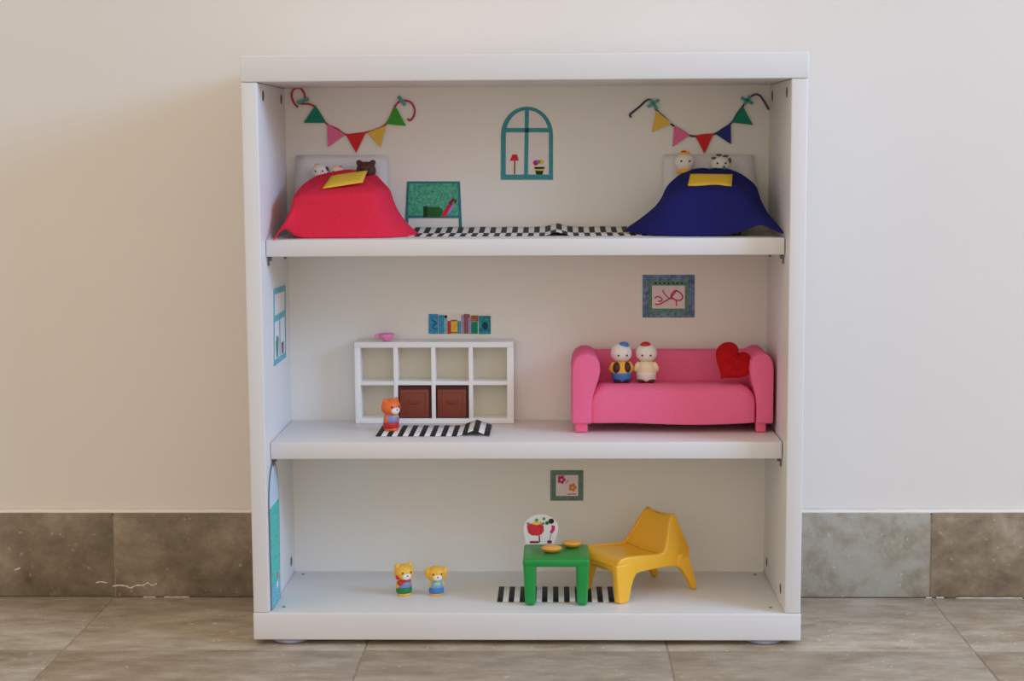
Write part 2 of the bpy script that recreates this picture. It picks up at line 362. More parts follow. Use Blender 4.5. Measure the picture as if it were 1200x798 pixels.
# arched door drawing, bottom storey
dp = [(.009, BT+.0002), (.068, BT+.0002)] + [(.0405+.033*math.cos(a), .150+.048*math.sin(a)) for a in [math.pi*k/14 for k in range(15)]] + []
t = sheet('door_drawing', dp, 'tall round-topped turquoise paper door on the left inner side of the bottom storey', 'drawing', f=sd, nrm=NS, t=.0012, m=PAPERD)
patch('pane', [(.012, .150)] + [(.0405+.030*math.cos(a), .150+.0445*math.sin(a)) for a in [math.pi-math.pi*k/14 for k in range(15)]], mat('pale_blue_paper', (206, 222, 238), .8, .05, 80), t, f=sd, nrm=NS, h=.0012)
patch('door_panel', [(.0125, .062), (.066, .062), (.070, .150), (.0125, .150)], MINT, t, f=sd, nrm=NS, h=.0012)
patch('door_panel', [(.0125, BT+.001), (.066, BT+.001), (.066, .062), (.0125, .062)], BLUEL, t, f=sd, nrm=NS, h=.0012)
patch('flower', [(.050+.005*math.cos(a), .066+.004*math.sin(a)) for a in [2*math.pi*k/10 for k in range(10)]], ORM, t, f=sd, nrm=NS, h=.0015)
patch('flower', [(.048+.006*math.cos(a), .056+.004*math.sin(a)) for a in [2*math.pi*k/10 for k in range(10)]], PAPER, t, f=sd, nrm=NS, h=.0015)
# framed scribble above the sofa
t = sheet('framed_drawing', rect(753, 322, 814, 372), 'slate blue crayon picture frame around pink handwriting, above the pink sofa', 'picture', m=FRAMEB, base='frame')
ps = patch('picture_sheet', rect(764, 334.5, 802.5, 361.5), PINKPAPER, t)
frame('inner_edge', rect(760.5, 329.5, 806, 366), rect(764, 334.5, 802.5, 361.5), FRAMEG, t, h=.0008)
for a, b in (((754, 323), (761, 330)), ((813, 323), (806, 330)), ((754, 371), (761, 365.5)), ((813, 371), (806, 365.5))): stroke('mitre_line', [a, b], 1.2, TEALM, t, k=1, h=.0009)
for k in range(7): patch('edge_dot', disc(768.5+5*k, 331.7, 1.3, 1.1, 8), GREENBLK, t, h=.0013)
stroke('handwriting', [(767, 349.5), (770, 347.5), (774, 348.5), (776, 351), (774, 353), (771, 352.6)], 1.5, MAGM, ps)
stroke('handwriting', [(767.5, 356.5), (773, 356.3), (779, 353), (785, 349.5), (789, 345), (792.5, 340.5)], 1.6, MAGM, ps)
stroke('handwriting', [(776.5, 339.5), (778.5, 344), (783, 348.5), (788, 350.5)], 1.3, MAUVE, ps)
stroke('handwriting', [(792, 340), (797, 343), (800, 347.5), (797.5, 351.5), (792, 351.5), (788, 349), (786.5, 346), (789, 342), (792.5, 340)], 1.6, MAGM, ps)
stroke('handwriting', [(792.5, 351), (792.6, 358.5)], 1.4, MAGM, ps, k=1)
# row of drawn books
t = sheet('books_drawing', rect(502, 367.5, 575.5, 391.5), 'strip of paper with a row of colourful crayon-drawn books above the cube shelf', 'drawing')
for x0, y0, x1, y1, m in ((502.5, 368, 513.5, 391, BLUEM), (514, 369, 520.5, 391, BLUEM), (520.8, 373, 524, 391, BLUEL), (524.5, 376, 528.5, 391.2, REDM), (528.5, 374.5, 536, 391, YELM), (536.3, 376, 540, 391, TEAL), (540.4, 369, 543, 391, LILAC), (543.4, 368, 549, 391, MAUVE), (549.4, 372, 552, 391, LILAC), (552.2, 377, 560, 391, FTEA), (552, 369.5, 560.5, 376.6, BROWNM), (544, 368.3, 551, 372, BROWNM), (561, 370, 575, 391.3, TEALM)):
    patch('book', rect(x0, y0, x1, y1), m, t, h=.0007+random.uniform(0, .0002))
patch('drawn_dot', disc(522.5, 371, 1.8), BLACKM, t, h=.0011); patch('drawn_dot', disc(568.5, 381.5, 3.5, 4.5), mat('navy_teal_marker', (6, 66, 84), .8), t, h=.0012)
for y in (375.5, 389.5): stroke('drawn_line', [(528.5, y), (536, y)], 1.3, BROWNM, t, k=1, h=.0012)
stroke('drawn_line', [(506, 375), (511, 378), (507, 383), (512, 386)], 1.2, mat('navy_marker', (20, 66, 120), .8), t, h=.0011)
# small framed picture, bottom storey
t = sheet('framed_drawing', rect(645, 551, 683.5, 586.5), 'small grey-green frame with pink and orange flowers, above the green table', 'picture', m=FRAMEGY, base='frame')
ps = patch('picture_sheet', rect(651.5, 556.5, 677.5, 581), PINKPAPER, t)
for cx, cy, m in ((658, 562, MAGM), (671, 571, ORM)):
    for k in range(5): patch('petal', disc(cx+3*math.cos(k*1.257), cy+3*math.sin(k*1.257), 2, 2, 8), m, ps, h=.0009+.00004*k)
stroke('flower_stem', [(665, 579.5), (671, 578.5), (675, 579)], 1, MAGM, ps)
stroke('flower_stem', [(653, 558), (662, 557.5)], 1, MAGM, ps, k=1); stroke('flower_stem', [(663, 566), (666, 562)], 1, PINKM, ps, k=1)

# ------------------------------------------------------------------ bunting
def bunting(label, flags, cord_pts, cord_m, tapes, cat='bunting'):
    c = bk(*flags[2][0][0]); th = thing('bunting_garland', label, cat, (c.x, D, c.z), 0)
    bm = bmesh.new(); tube(bm, catmull([bk(u, v, .0016) for u, v in cord_pts], 8), .0011, 6); obj('cord', bm, cord_m, th, smooth=True)
    for pts, m in flags: patch('pennant', pts, m, th, h=.0018, t=.0009)
    for a, b, wd in tapes:
        stroke('tape', [a, b], wd, TAPE, th, h=.0029, t=.0002, k=1)
bunting('flag garland on a crimson cord hung above the red bed', [
    ([(370, 123.5), (382.5, 144), (356, 144)], FTEA), ([(384, 145.5), (405, 157.5), (384.5, 172.5)], FPINK), ([(405.5, 157.5), (429, 155), (417.5, 179)], FRED),
    ([(431, 155.5), (452, 147.5), (446, 173)], FYEL), ([(463.5, 124.5), (476, 147.5), (452.5, 145.5)], FGRN)],
    [(349.5, 126), (344, 119), (342, 111), (345, 104.5), (352, 103.5), (357, 110), (357, 117), (352, 121.5), (362, 122), (370, 126), (378, 138), (384, 146), (395, 151), (405, 157.5), (417, 157), (430, 155), (441, 152), (452, 146), (458, 136), (463.5, 124), (468, 119.5), (475, 118), (482, 120.5), (486, 128), (485, 136), (481, 141), (477.5, 139.5)],
    CORDR, (((349, 121), (362, 116), 4), ((467, 113), (475, 123.5), 4)))
bunting('flag garland on a dark purple cord hung above the blue bed', [
    ([(769, 129.5), (787, 144.5), (764, 155)], FYEL), ([(790, 147), (808.5, 158), (788, 172)], FPINK), ([(814, 158.5), (836, 156.5), (825.5, 180)], FRED),
    ([(838.5, 157), (856, 145), (856.5, 169)], FNAV), ([(870, 124), (882, 146.5), (857.5, 143.5)], FTEA)],
    [(739.5, 137.5), (738, 134.5), (742, 131), (750, 124.5), (757, 118), (762, 117), (766, 122), (769, 129), (779, 138), (787, 146), (798, 152.5), (808, 158.5), (815, 159.5), (826, 158), (837, 157), (847, 151), (857, 144), (864, 133), (870, 125), (877, 115.5), (884, 111), (890, 112), (896, 120), (900.5, 128.5)],
    CORDN, (((759, 125.5), (772, 117), 3.6), ((762, 116.5), (770, 128), 3.6), ((868, 114.5), (882, 121.5), 3.6), ((872, 122.5), (879, 112.5), 3.6)))

# ------------------------------------------------------------------ toy figures
def eyes(parent, pts, r=.0011, m=None):
    for p in pts:
        bm = bmesh.new(); ell(bm, p, (r, r, r), None, 10, 6); obj('eye', bm, m or T_BK, parent, True, smooth=True)
def rounded(bm_fn, name, m, parent, vox=.0009):
    bm = bmesh.new(); bm_fn(bm); o = obj(name, bm, m, parent, True, smooth=True)
    r = o.modifiers.new('blend', 'REMESH'); r.mode = 'VOXEL'; r.voxel_size = vox; r.use_smooth_shade = True
    s = o.modifiers.new('soften', 'SMOOTH'); s.iterations = 3; s.factor = .5
    return o
def animal(label, loc, rz, H, fur, ear, shirt, lower, feet, muzzle=True, group=None, tilt=0, name='animal_figurine', extra=None):
    """stout moulded animal: local frame faces -Y, H tall"""
    th = thing(name, label, 'figurine', loc, rz, group); th.rotation_euler = (tilt, 0, rz)
    def body(bm):
        ell(bm, (0, 0, .70*H), (.315*H, .265*H, .265*H)); ell(bm, (0, 0, .30*H), (.21*H, .185*H, .26*H)); lathe(bm, [(0, 0), (.21*H, 0), (.225*H, .05*H), (.19*H, .16*H), (0, .2*H)], n=20)
        for s in (-1, 1):
            if ear == 'round': ell(bm, (s*.215*H, .02*H, .915*H), (.095*H, .06*H, .085*H))
            elif ear == 'point': lathe(bm, [(.09*H, 0), (.05*H, .09*H), (0, .15*H)], (s*.215*H, .01*H, .855*H), 12)
            elif ear == 'flop': ell(bm, (s*.285*H, 0, .73*H), (.085*H, .11*H, .18*H))
            ell(bm, (s*.2*H, -.03*H, .36*H), (.07*H, .08*H, .14*H), Matrix.Rotation(s*-.3, 3, 'Y').to_quaternion())
    rounded(body, 'body', fur, th, H*.022)
    if muzzle:
        bm = bmesh.new(); ell(bm, (0, -.215*H, .615*H), (.155*H, .085*H, .11*H)); mz = obj('muzzle', bm, T_WH, th, True, smooth=True)
        bm = bmesh.new(); ell(bm, (0, -.298*H, .65*H), (.028*H, .016*H, .02*H)); obj('nose', bm, T_BK, mz, True, smooth=True)
    eyes(th, [(s*.135*H, -.236*H, .735*H) for s in (-1, 1)], .028*H)
    if shirt:
        bm = bmesh.new(); lathe(bm, [(.16*H, .50*H), (.218*H, .44*H), (.236*H, .34*H), (.238*H, .26*H), (.226*H, .25*H)], n=24, sy=.9); obj('shirt', bm, shirt, th, True, smooth=True)
    if lower:
        bm = bmesh.new(); lathe(bm, [(.238*H, .265*H), (.246*H, .22*H), (.245*H, .14*H), (.236*H, .085*H), (.2*H, .08*H)], n=24, sy=.92); obj('trousers', bm, lower, th, True, smooth=True)
    for part in (extra or []):
        nm, m, c, r = part; bm = bmesh.new(); ell(bm, tuple(x*H for x in c), tuple(x*H for x in r)); obj(nm, bm, m, th, True, smooth=True)
    return th
a = P(473.5, 695, .076); animal('yellow animal figurine with red scarf and green trousers, on the bottom storey', (a.x, .076, BT), .5, .0375, T_YE, 'round', T_PU, T_GR, None, extra=[('scarf', T_RD, (-.17, -.12, .42), (.10, .1, .07)), ('bag', T_RD, (-.24, -.10, .60), (.075, .07, .075)), ('scarf', T_RD, (0, -.14, .47), (.18, .09, .045))])
a = P(511.5, 695, .076); animal('yellow floppy-eared animal figurine in a blue outfit, on the bottom storey', (a.x, .076, BT), .25, .0355, T_YE, 'flop', T_SK, T_BL, None, extra=[('bib', T_MI, (0, -.15, .40), (.12, .08, .09))])
a = P(458.5, 505, .104); animal('orange animal figurine in a grey-blue shirt and red trousers, on the striped runner', (a.x, .104, S2+.0008), .75, .0385, T_OR, 'point', T_PU, T_RD, None, extra=[('collar', T_YE, (.04, -.17, .44), (.11, .06, .035))])

def peg(label, loc, rz, H, head, top, legs, cap=None, arms=None, vest=None, shoes=None, tilt=0, group=None):
    """plain peg doll with a ball head, local frame faces -Y"""
    th = thing('peg_doll', label, 'figurine', loc, rz, group); th.rotation_euler = (tilt, 0, rz)
    bm = bmesh.new(); lathe(bm, [(0, .53*H), (.16*H, .54*H), (.255*H, .62*H), (.285*H, .75*H), (.245*H, .89*H), (.13*H, .98*H), (0, H)], n=28, sy=.9); hd = obj('head', bm, head, th, True, smooth=True, sub=1)
    def body(bm):
        lathe(bm, [(0, .16*H), (.235*H, .16*H), (.25*H, .26*H), (.235*H, .40*H), (.17*H, .52*H), (.10*H, .56*H), (0, .57*H)], n=24, sy=.85)
        for s in (-1, 1): ell(bm, (s*.245*H, -.03*H, .40*H), (.065*H, .075*H, .14*H), Matrix.Rotation(s*-.35, 3, 'Y').to_quaternion())
    rounded(body, 'body', top, th, H*.02)
    bm = bmesh.new(); lathe(bm, [(0, .04*H), (.22*H, .04*H), (.245*H, .08*H), (.252*H, .2*H), (.256*H, .25*H), (.2*H, .26*H), (0, .26*H)], n=24, sy=.87); obj('trousers', bm, legs, th, True, smooth=True)
    for s in (-1, 1):
        bm = bmesh.new(); ell(bm, (s*.12*H, -.10*H, .05*H), (.105*H, .16*H, .05*H)); obj('shoe', bm, shoes or T_BK, th, True, smooth=True)
        if vest:
            bm = bmesh.new(); ell(bm, (s*.13*H, -.10*H, .38*H), (.10*H, .13*H, .15*H)); obj('vest', bm, vest, th, True, smooth=True)
    eyes(hd, [(s*.11*H, -.245*H, .71*H) for s in (-1, 1)], .024*H)
    if cap:
        bm = bmesh.new(); ell(bm, (cap[1]*H, -.03*H, .95*H), (.14*H, .14*H, .09*H)); obj('cap', bm, cap[0], hd, True, smooth=True)
    return th

# ------------------------------------------------------------------ beds, top storey
def bed(label, x0, x1, y0, y1, h):
    th = thing('toy_bed', label, 'bed', ((x0+x1)/2, (y0+y1)/2, S1))
    boxo('mattress', (x0, y0, S1+h-.016), (x1, y1, S1+h), LINEN, th, .004, seg=3)
    boxo('bed_base', (x0+.002, y0+.002, S1+.010), (x1-.002, y1-.002, S1+h-.0162), BEDW, th, .001)
    for x in (x0+.004, x1-.012):
        for y in (y0+.004, y1-.012): boxo('leg', (x, y, S1+.0002), (x+.008, y+.008, S1+.010), BEDW, th, .0006)
bed('low toy bed hidden under the red blanket', -.246, -.164, .074, .156, .034)
bed('low toy bed hidden under the blue blanket', .168, .252, .080, .156, .034)
def cloth(name, label, apex, T, H, m, flare=1.6, kk=5, dome=.004, soft=3):
    T = catmull(T, kk); H = catmull(H, kk); n = min(len(T), len(H)); bm = bmesh.new(); rows = []
    for r in range(1, 9):
        t = r/8; rows.append([apex.lerp(T[i], t) + Vector((0, 0, dome*math.sin(math.pi*t))) for i in range(n)])
    for r in range(1, 13):
        t = r/12; ring = []
        for i in range(n):
            a, b = T[i], H[i]; e = t**flare; z = a.z+(b.z-a.z)*(1-(1-t)**1.12)
            ring.append(Vector((a.x+(b.x-a.x)*e, a.y+(b.y-a.y)*e, z)))
        rows.append(ring)
    av = bm.verts.new(apex); vr = [[bm.verts.new(p) for p in row] for row in rows]
    for i in range(n-1):
        bm.faces.new((av, vr[0][i], vr[0][i+1]))
        for a, b in zip(vr, vr[1:]): bm.faces.new((a[i], b[i], b[i+1], a[i+1]))
    o = obj(name, bm, m, smooth=True)
    s = o.modifiers.new('relax', 'SMOOTH'); s.iterations = soft; s.factor = .4
    s = o.modifiers.new('thickness', 'SOLIDIFY'); s.thickness = .0012; s.offset = -1
    s = o.modifiers.new('round', 'SUBSURF'); s.levels = 1; s.render_levels = 1
    return tag(o, label, 'blanket')
def onS(u, v, Y, h=.001): q = P(u, v, Y); return Vector((q.x, q.y, S1+h))
cloth('blanket', 'bright red blanket draped over the toy bed, one corner over the shelf edge', P(408, 198, .152),
    [P(371, 205, .152), P(356, 214, .12), P(345, 226, .085), P(344, 231, .066), P(352, 229, .06), P(375, 228, .058), P(410, 226, .058), P(434, 225, .06), P(444, 223, .068), P(455, 224, .10), P(458, 222, .13), P(442, 204, .152)],
    [P(351, 243, .155), P(340, 255, .12), P(328, 268, .07), P(318.5, 281.8, .0215), P(334, 269, .050), P(350, 278.6, .056), P(390, 279, .056), P(430, 279, .058), P(462, 278, .066), P(489.5, 275, .105), P(484, 268, .135), P(472, 258, .155)], BLKR, dome=.0005, soft=1)
cloth('blanket', 'dark blue blanket draped in a dome over the toy bed', P(832, 197, .150),
    [P(793, 206, .150), P(781, 217, .12), P(777, 228, .09), P(778, 234, .07), P(795, 227, .062), P(815, 223, .06), P(845, 222, .06), P(868, 225, .062), P(881, 230, .07), P(888, 224, .10), P(886, 216, .125), P(872, 205, .150)],
    [P(772, 238, .165), P(750, 256, .15), P(732, 268.5, .125), P(742, 273, .095), P(770, 276.5, .07), P(800, 277.5, .062), P(845, 277.5, .058), P(872, 271, .055), P(893, 263.5, .050), P(920.5, 274.5, .034), P(902, 252, .095), P(891, 232, .150)], BLKB)
def cushion(name, label, pts, thick, m, cat='cushion', group=None, bulge=1.0):
    a, b, c, d = pts; bm = bmesh.new(); n = 8; up = (b-a).cross(d-a).normalized(); top = []; bot = []
    for i in range(n+1):
        rt, rb = [], []
        for j in range(n+1):
            u, v = i/n, j/n; p = (a*(1-u)+b*u)*(1-v)+(d*(1-u)+c*u)*v
            k = (max(0, 1-(2*u-1)**4)*max(0, 1-(2*v-1)**4))**.5*bulge*thick/2+.0004
            rt.append(bm.verts.new(p+up*k)); rb.append(bm.verts.new(p-up*k))
        top.append(rt); bot.append(rb)
    for i in range(n):
        for j in range(n):
            bm.faces.new((top[i][j], top[i+1][j], top[i+1][j+1], top[i][j+1])); bm.faces.new((bot[i][j], bot[i][j+1], bot[i+1][j+1], bot[i+1][j]))
    rim = [(i, 0) for i in range(n)]+[(n, j) for j in range(n)]+[(i, n) for i in range(n, 0, -1)]+[(0, j) for j in range(n, 0, -1)]
    for k in range(len(rim)):
        i, j = rim[k]; i2, j2 = rim[(k+1) % len(rim)]; bm.faces.new((top[i][j], bot[i][j], bot[i2][j2], top[i2][j2]))
    return tag(obj(name, bm, m, smooth=True), label, cat, group)
cushion('cushion', 'slanting flat yellow cushion lying on the red blanket', [P(378, 221, .073), P(425, 213.5, .077), P(430.5, 200, .128), P(388.5, 206, .124)], .004, CUSHY)
cushion('cushion', 'straight flat yellow cushion lying on the blue blanket', [P(806, 217.5, .072), P(857.5, 218, .072), P(858.5, 204.5, .112), P(809, 204, .112)], .004, CUSHY)
cushion('pillow', 'white pillow propped upright behind the red blanket', [P(344, 236, .168), P(455, 236, .168), P(453.5, 182, .177), P(348, 182, .177)], .006, LINEN, 'pillow')
cushion('pillow', 'white pillow propped upright behind the blue blanket', [P(777, 234, .168), P(888, 234, .168), P(882, 181, .177), P(778, 181, .177)], .006, LINEN, 'pillow')
def sleeper(label, u, v, Y, r, m, ears=None, extra=()):
    c = P(u, v, Y); th = thing('sleeping_figurine', label, 'figurine', (c.x, c.y, c.z))
    def body(bm):
        ell(bm, (0, 0, 0), (r, r*.85, r*.9)); ell(bm, (0, -r*1.1, -r*1.7), (r*.55, r*1.3, r*.45), Matrix.Rotation(.75, 3, 'X').to_quaternion())
        if ears == 'round':
            for s in (-1, 1): ell(bm, (s*r*.68, 0, r*.78), (r*.32, r*.2, r*.32))
    rounded(body, 'body', m, th, r*.1)
    for nm, mm, cc, rr in extra:
        bm = bmesh.new(); ell(bm, tuple(x*r for x in cc), tuple(x*r for x in rr)); obj(nm, bm, mm, th, True, smooth=True)
    eyes(th, [(s*r*.4, -r*.78, r*.15) for s in (-1, 1)], r*.1)
sleeper('white-headed figurine at the left of the red bed', 375, 202, .157, .0105, T_WH, None, [('hair', T_YE, (-.35, -.1, .85), (.22, .25, .18)), ('hair', T_BR, (.8, -.15, .35), (.2, .3, .3))])
sleeper('cream-headed figurine in the middle of the red bed', 395, 202, .158, .0088, T_PK, None, [('hair', FPINK, (.5, -.2, .72), (.3, .25, .18))])
sleeper('dark brown bear figurine at the right of the red bed', 429, 200, .154, .0118, T_BR, 'round', [('muzzle', T_DB, (0, -.75, -.2), (.38, .25, .28))])
sleeper('white-headed figurine with red hair and yellow collar in the blue bed', 802.5, 190.5, .157, .0118, T_WH, None, [('hair', T_YE, (0, -.1, .93), (.5, .35, .2)), ('hair_tuft', T_RD, (-.1, -.2, 1.05), (.3, .25, .13)), ('collar', T_YE, (.05, -.45, -.88), (.92, .55, .3))])
sleeper('white-headed figurine with grey curls and green tie in the blue bed', 844.5, 193, .157, .0118, T_WH, None, [('curl', HOLE, (-.7, -.3, .65), (.26, .2, .13)), ('curl', HOLE, (-.2, -.3, .95), (.3, .2, .12)), ('curl', HOLE, (.45, -.3, .85), (.3, .2, .12)), ('curl', HOLE, (.85, -.3, .4), (.16, .2, .3)), ('tie', T_GR, (.25, -.9, -.45), (.13, .14, .4))])

# ------------------------------------------------------------------ runners
def runner(label, x0, x1, y0, y1, z0, cells, rows, zf, pat, curl=0):
    bm = bmesh.new(); sub = 4; V = {}; n = cells*sub; ny = rows*3
    for i in range(n+1):
        for j in range(ny+1):
            x = x0+(x1-x0)*i/n; v = j/ny
            V[i, j] = bm.verts.new((x, y0+(y1-y0)*v, z0+.0003+zf(x, v)+curl*max(0, (v-.35)/.65)**1.5))
    for i in range(n):
        for j in range(ny): bm.faces.new((V[i, j], V[i+1, j], V[i+1, j+1], V[i, j+1])).material_index = pat(i//sub, j//3)
    o = obj('runner_rug', bm, [STRW, STRB], smooth=True); s = o.modifiers.new('thickness', 'SOLIDIFY'); s.thickness = .0004; s.offset = 1
    return tag(o, label, 'rug')
def ridge(c, wd, h): return lambda x, v: h*max(0, 1-abs(x-c)/wd)**1.15*(1 if abs(x-c) < wd else 0)
ck = ridge(.0355, .016, .0045)
runner('black and white checked runner along the back of the top shelf', -.131, .149, .084, .1795, S1, 44, 2, lambda x, v: ck(x, v)+.0006*math.sin(x*90)**2*v, lambda i, j: (i+j) % 2, .0050)
runner('short black and white striped runner with a folded ridge, on the middle shelf', -.1692, -.0412, .066, .139, S2, 21, 1, ridge(-.0585, .0195, .0068), lambda i, j: 1-i % 2)
runner('black and white striped runner lying flat under the green table', -.0330, .0985, .045, .110, BT, 21, 1, lambda x, v: 0, lambda i, j: 1-i % 2)

# ------------------------------------------------------------------ cube shelf, middle storey
KX0, KX1, KZ0, KZ1, KY0, KY1 = -.2022, -.0158, S2+.0002, .3176, .1525, .1800
ks = thing('cube_shelf', 'white toy cube shelf with eight compartments on the middle shelf', 'shelf', ((KX0+KX1)/2, .166, S2))
boxo('top_panel', (KX0, KY0, KZ1-.0064), (KX1, KY1, KZ1), KAL, ks, .0005); boxo('bottom_panel', (KX0, KY0, KZ0), (KX1, KY1, KZ0+.0062), KAL, ks, .0005)
boxo('side_panel', (KX0, KY0+.0001, KZ0+.0062), (KX0+.0066, KY1, KZ1-.0064), KAL, ks, .0004); boxo('side_panel', (KX1-.0078, KY0+.0001, KZ0+.0062), (KX1, KY1, KZ1-.0064), KAL, ks, .0004)
boxo('middle_shelf', (KX0+.0064, KY0+.0004, .2669), (KX1-.0076, KY1-.0002, .2713), KAL, ks, .0002)
for x in (-.1565, -.1122, -.0684):
    boxo('divider', (x, KY0+.0001, KZ0+.0060), (x+.0047, KY1-.0001, KZ1-.0062), KAL, ks, .0002)
boxo('back_sheet', (KX0+.001, KY1-.0015, KZ0+.001), (KX1-.001, KY1, KZ1-.001), KALB, ks, 0)
def storage_box(label, x0, x1):
    z0, z1 = KZ0+.0064, .2666; th = thing('storage_box', label, 'box', ((x0+x1)/2, .166, z0), 0, 'brown boxes in the cube shelf')
    bm = bmesh.new()
    box(bm, (x0+.0006, KY0+.003, z0), (x1-.0006, KY1-.002, z1-.0012)); obj('body', bm, BOXD, th)
    fp = boxo('front_panel', (x0+.0022, KY0+.0008, z0+.0012), (x1-.0034, KY0+.0042, z1-.0050), BOXB, th, .0008)
    bm = bmesh.new(); ringprism(bm, [Vector((x, KY0+.0008, z)) for x, z in ((x0+.005, z0+.004), (x1-.0062, z0+.004), (x1-.0062, z1-.0082), (x0+.005, z1-.0082))], [Vector((x, KY0+.0008, z)) for x, z in ((x0+.0062, z0+.0052), (x1-.0074, z0+.0052), (x1-.0074, z1-.0094), (x0+.0062, z1-.0094))], (0, -.0006, 0)); obj('moulding', bm, BOXB, fp)
    cx = (x0+x1)/2; zc = (z0+z1)/2
    bm = bmesh.new(); tube(bm, catmull([Vector((cx-.007, KY0+.0006, zc+.0005)), Vector((cx-.003, KY0-.0008, zc-.0012)), Vector((cx+.003, KY0-.0008, zc-.0012)), Vector((cx+.007, KY0+.0006, zc+.0005))], 4), .0008, 6); obj('handle', bm, BOXB, fp, smooth=True)
storage_box('brown storage box in the cube shelf, left one behind the orange figurine', -.1518, -.1122)
storage_box('brown storage box in the cube shelf, right one of the pair', -.1075, -.0684)
c = P(453, 398, .166); th = thing('pink_bowl', 'tiny pink plastic bowl on top of the cube shelf', 'bowl', (c.x, .166, KZ1))
bm = bmesh.new(); lathe(bm, [(0, .0003), (.0038, .0003), (.0042, .0012), (.0075, .0042), (.0100, .0085), (.0094, .0088), (.0068, .0050), (.003, .0024), (0, .002)], (c.x, .166, KZ1), 28, sy=.9); obj('bowl', bm, BOWLP, th, smooth=True)
bm = bmesh.new(); tube(bm, catmull([Vector((c.x-.0085, .163, KZ1+.0075)), Vector((c.x-.0125, .162, KZ1+.0078)), Vector((c.x-.0118, .162, KZ1+.0050)), Vector((c.x-.0075, .163, KZ1+.0042))], 4), .0009, 6); obj('handle', bm, BOWLP, th, smooth=True)

# ------------------------------------------------------------------ sofa
X0, X1, Y0, Y1 = .0515, .2785, .0840, .1720
sf = thing('sofa', 'pink fabric toy sofa with round arms on the middle shelf', 'sofa', ((X0+X1)/2, .128, S2))
ZB2 = .2318
def arm(s):
    xo = X0 if s < 0 else X1; dx = -s*(1 if s < 0 else .84)
    pr = [(0, ZB2), (0, .2925), (.0012, .3010), (.0050, .3078), (.0115, .3115), (.0195, .3115), (.0265, .3082), (.0310, .3015), (.0322, .2930), (.0300, .282), (.0265, .272), (.0235, .262), (.0225, .250), (.0225, ZB2)]
    bm = bmesh.new(); prism(bm, [Vector((xo+dx*a, Y0, z)) for a, z in pr], (0, Y1-Y0, 0)); return obj('arm', bm, SOFAP, sf, bevel=.0028, seg=3)
arm(-1); arm(1)
pr = [(Y0+.0008, ZB2-.0002), (Y0+.0006, .262), (Y0+.002, .2695), (Y0+.008, .2742), (Y0+.02, .2752), (.150, .2720), (.150, ZB2)]
bm = bmesh.new(); nx = 28; rows = []
xa, xb = X0+.0205, X1-.0205
for i in range(nx+1):
    q = i/nx; x = xa+(xb-xa)*q; e = min(1, min(q, 1-q)*11); drop = (1-e)**2*.011
    rows.append([bm.verts.new((x, y+(.003*(1-e)**2 if k < 4 else 0), z-(drop if z > .255 else 0)+(.0012*math.sin(math.pi*q*2.1+.5) if k == 0 else 0))) for k, (y, z) in enumerate(pr)])
for a, b in zip(rows, rows[1:]):
    for k in range(len(pr)): bm.faces.new((a[k], a[(k+1) % len(pr)], b[(k+1) % len(pr)], b[k]))
bm.faces.new(rows[0]); bm.faces.new(rows[-1][::-1]); obj('seat', bm, SOFAP, sf, bevel=.0016, seg=2)
bm = bmesh.new(); prism(bm, [Vector((X0+.012, y, z)) for y, z in ((.1465, .262), (.1500, .2765), (.1560, .302), (.1585, .3062), (.1640, .3080), (.1690, .3062), (.1712, .302), (.1715, ZB2), (.1465, ZB2))], (X1-X0-.024, 0, 0)); obj('backrest', bm, SOFAP, sf, bevel=.0012)
for x in (X0+.0035, X1-.0190):
    for y in (Y0+.004, Y1-.018):
        bm = bmesh.new(); x2 = x+(.0145 if x < .15 else .0115)
        box(bm, (x, y, S2+.0002), (x2, y+.013, ZB2+.004)); obj('leg', bm, SOFAL, sf, bevel=.002, seg=3)
a = P(728, 449, .118); peg('white-headed peg doll with blue cap and dark vest sitting at the left on the sofa', (a.x, .120, .2748), .12, .0450, T_WH, T_YE, T_BL, (T_BL, .06), vest=T_DB, shoes=T_BK)
a = P(757.5, 449, .118); peg('white-headed peg doll with red cap and white dress, second figure on the sofa', (a.x, .120, .2748), -.05, .0450, T_WH, T_PK, T_WH, (T_RD, -.02), shoes=T_DB)
# heart cushion
bm = bmesh.new(); c0 = P(856.5, 427, .101); n = 40; ang = math.radians(-37); R = .0242
def heart(t, k): return (16*math.sin(t)**3/16*k*.95, (13*math.cos(t)-3*math.cos(2*t)-2*math.cos(3*t)-math.cos(4*t)+2)/17*k*1.12)
def hp(x, y, d): xr = x*math.cos(ang)-y*math.sin(ang); yr = x*math.sin(ang)+y*math.cos(ang); return c0+Vector((xr*R, yr*R*.45+d, yr*R))
lay = []
for k, d in ((.25, -.0085), (.55, -.0078), (.8, -.0058), (.95, -.0028), (1, 0), (.95, .0028), (.8, .0058), (.5, .0078), (.25, .0085)):
    lay.append([bm.verts.new(hp(*heart(2*math.pi*i/n, k), d)) for i in range(n)])
for a, b in zip(lay, lay[1:]):
    for i in range(n): bm.faces.new((a[i], a[(i+1) % n], b[(i+1) % n], b[i]))
bm.faces.new(lay[0]); bm.faces.new(lay[-1][::-1])
hc = thing('heart_cushion', 'red heart-shaped fabric cushion leaning on the right arm of the sofa', 'cushion', (c0.x, c0.y, .2748)); obj('cushion_body', bm, HEARTR, hc, smooth=True, sub=1)
for pts in ([hp(-.72, .52, -.0050), hp(-.40, .58, -.0072), hp(0, .46, -.0088), hp(.40, .58, -.0072), hp(.72, .52, -.0050)], [hp(-.30, .02, -.0088), hp(-.08, .12, -.0092), hp(.12, -.02, -.0092), hp(.32, .10, -.0088)]):
    bm = bmesh.new(); tube(bm, catmull(pts, 6), .0011, 8); obj('stitched_fold', bm, HEARTR, hc, smooth=True)

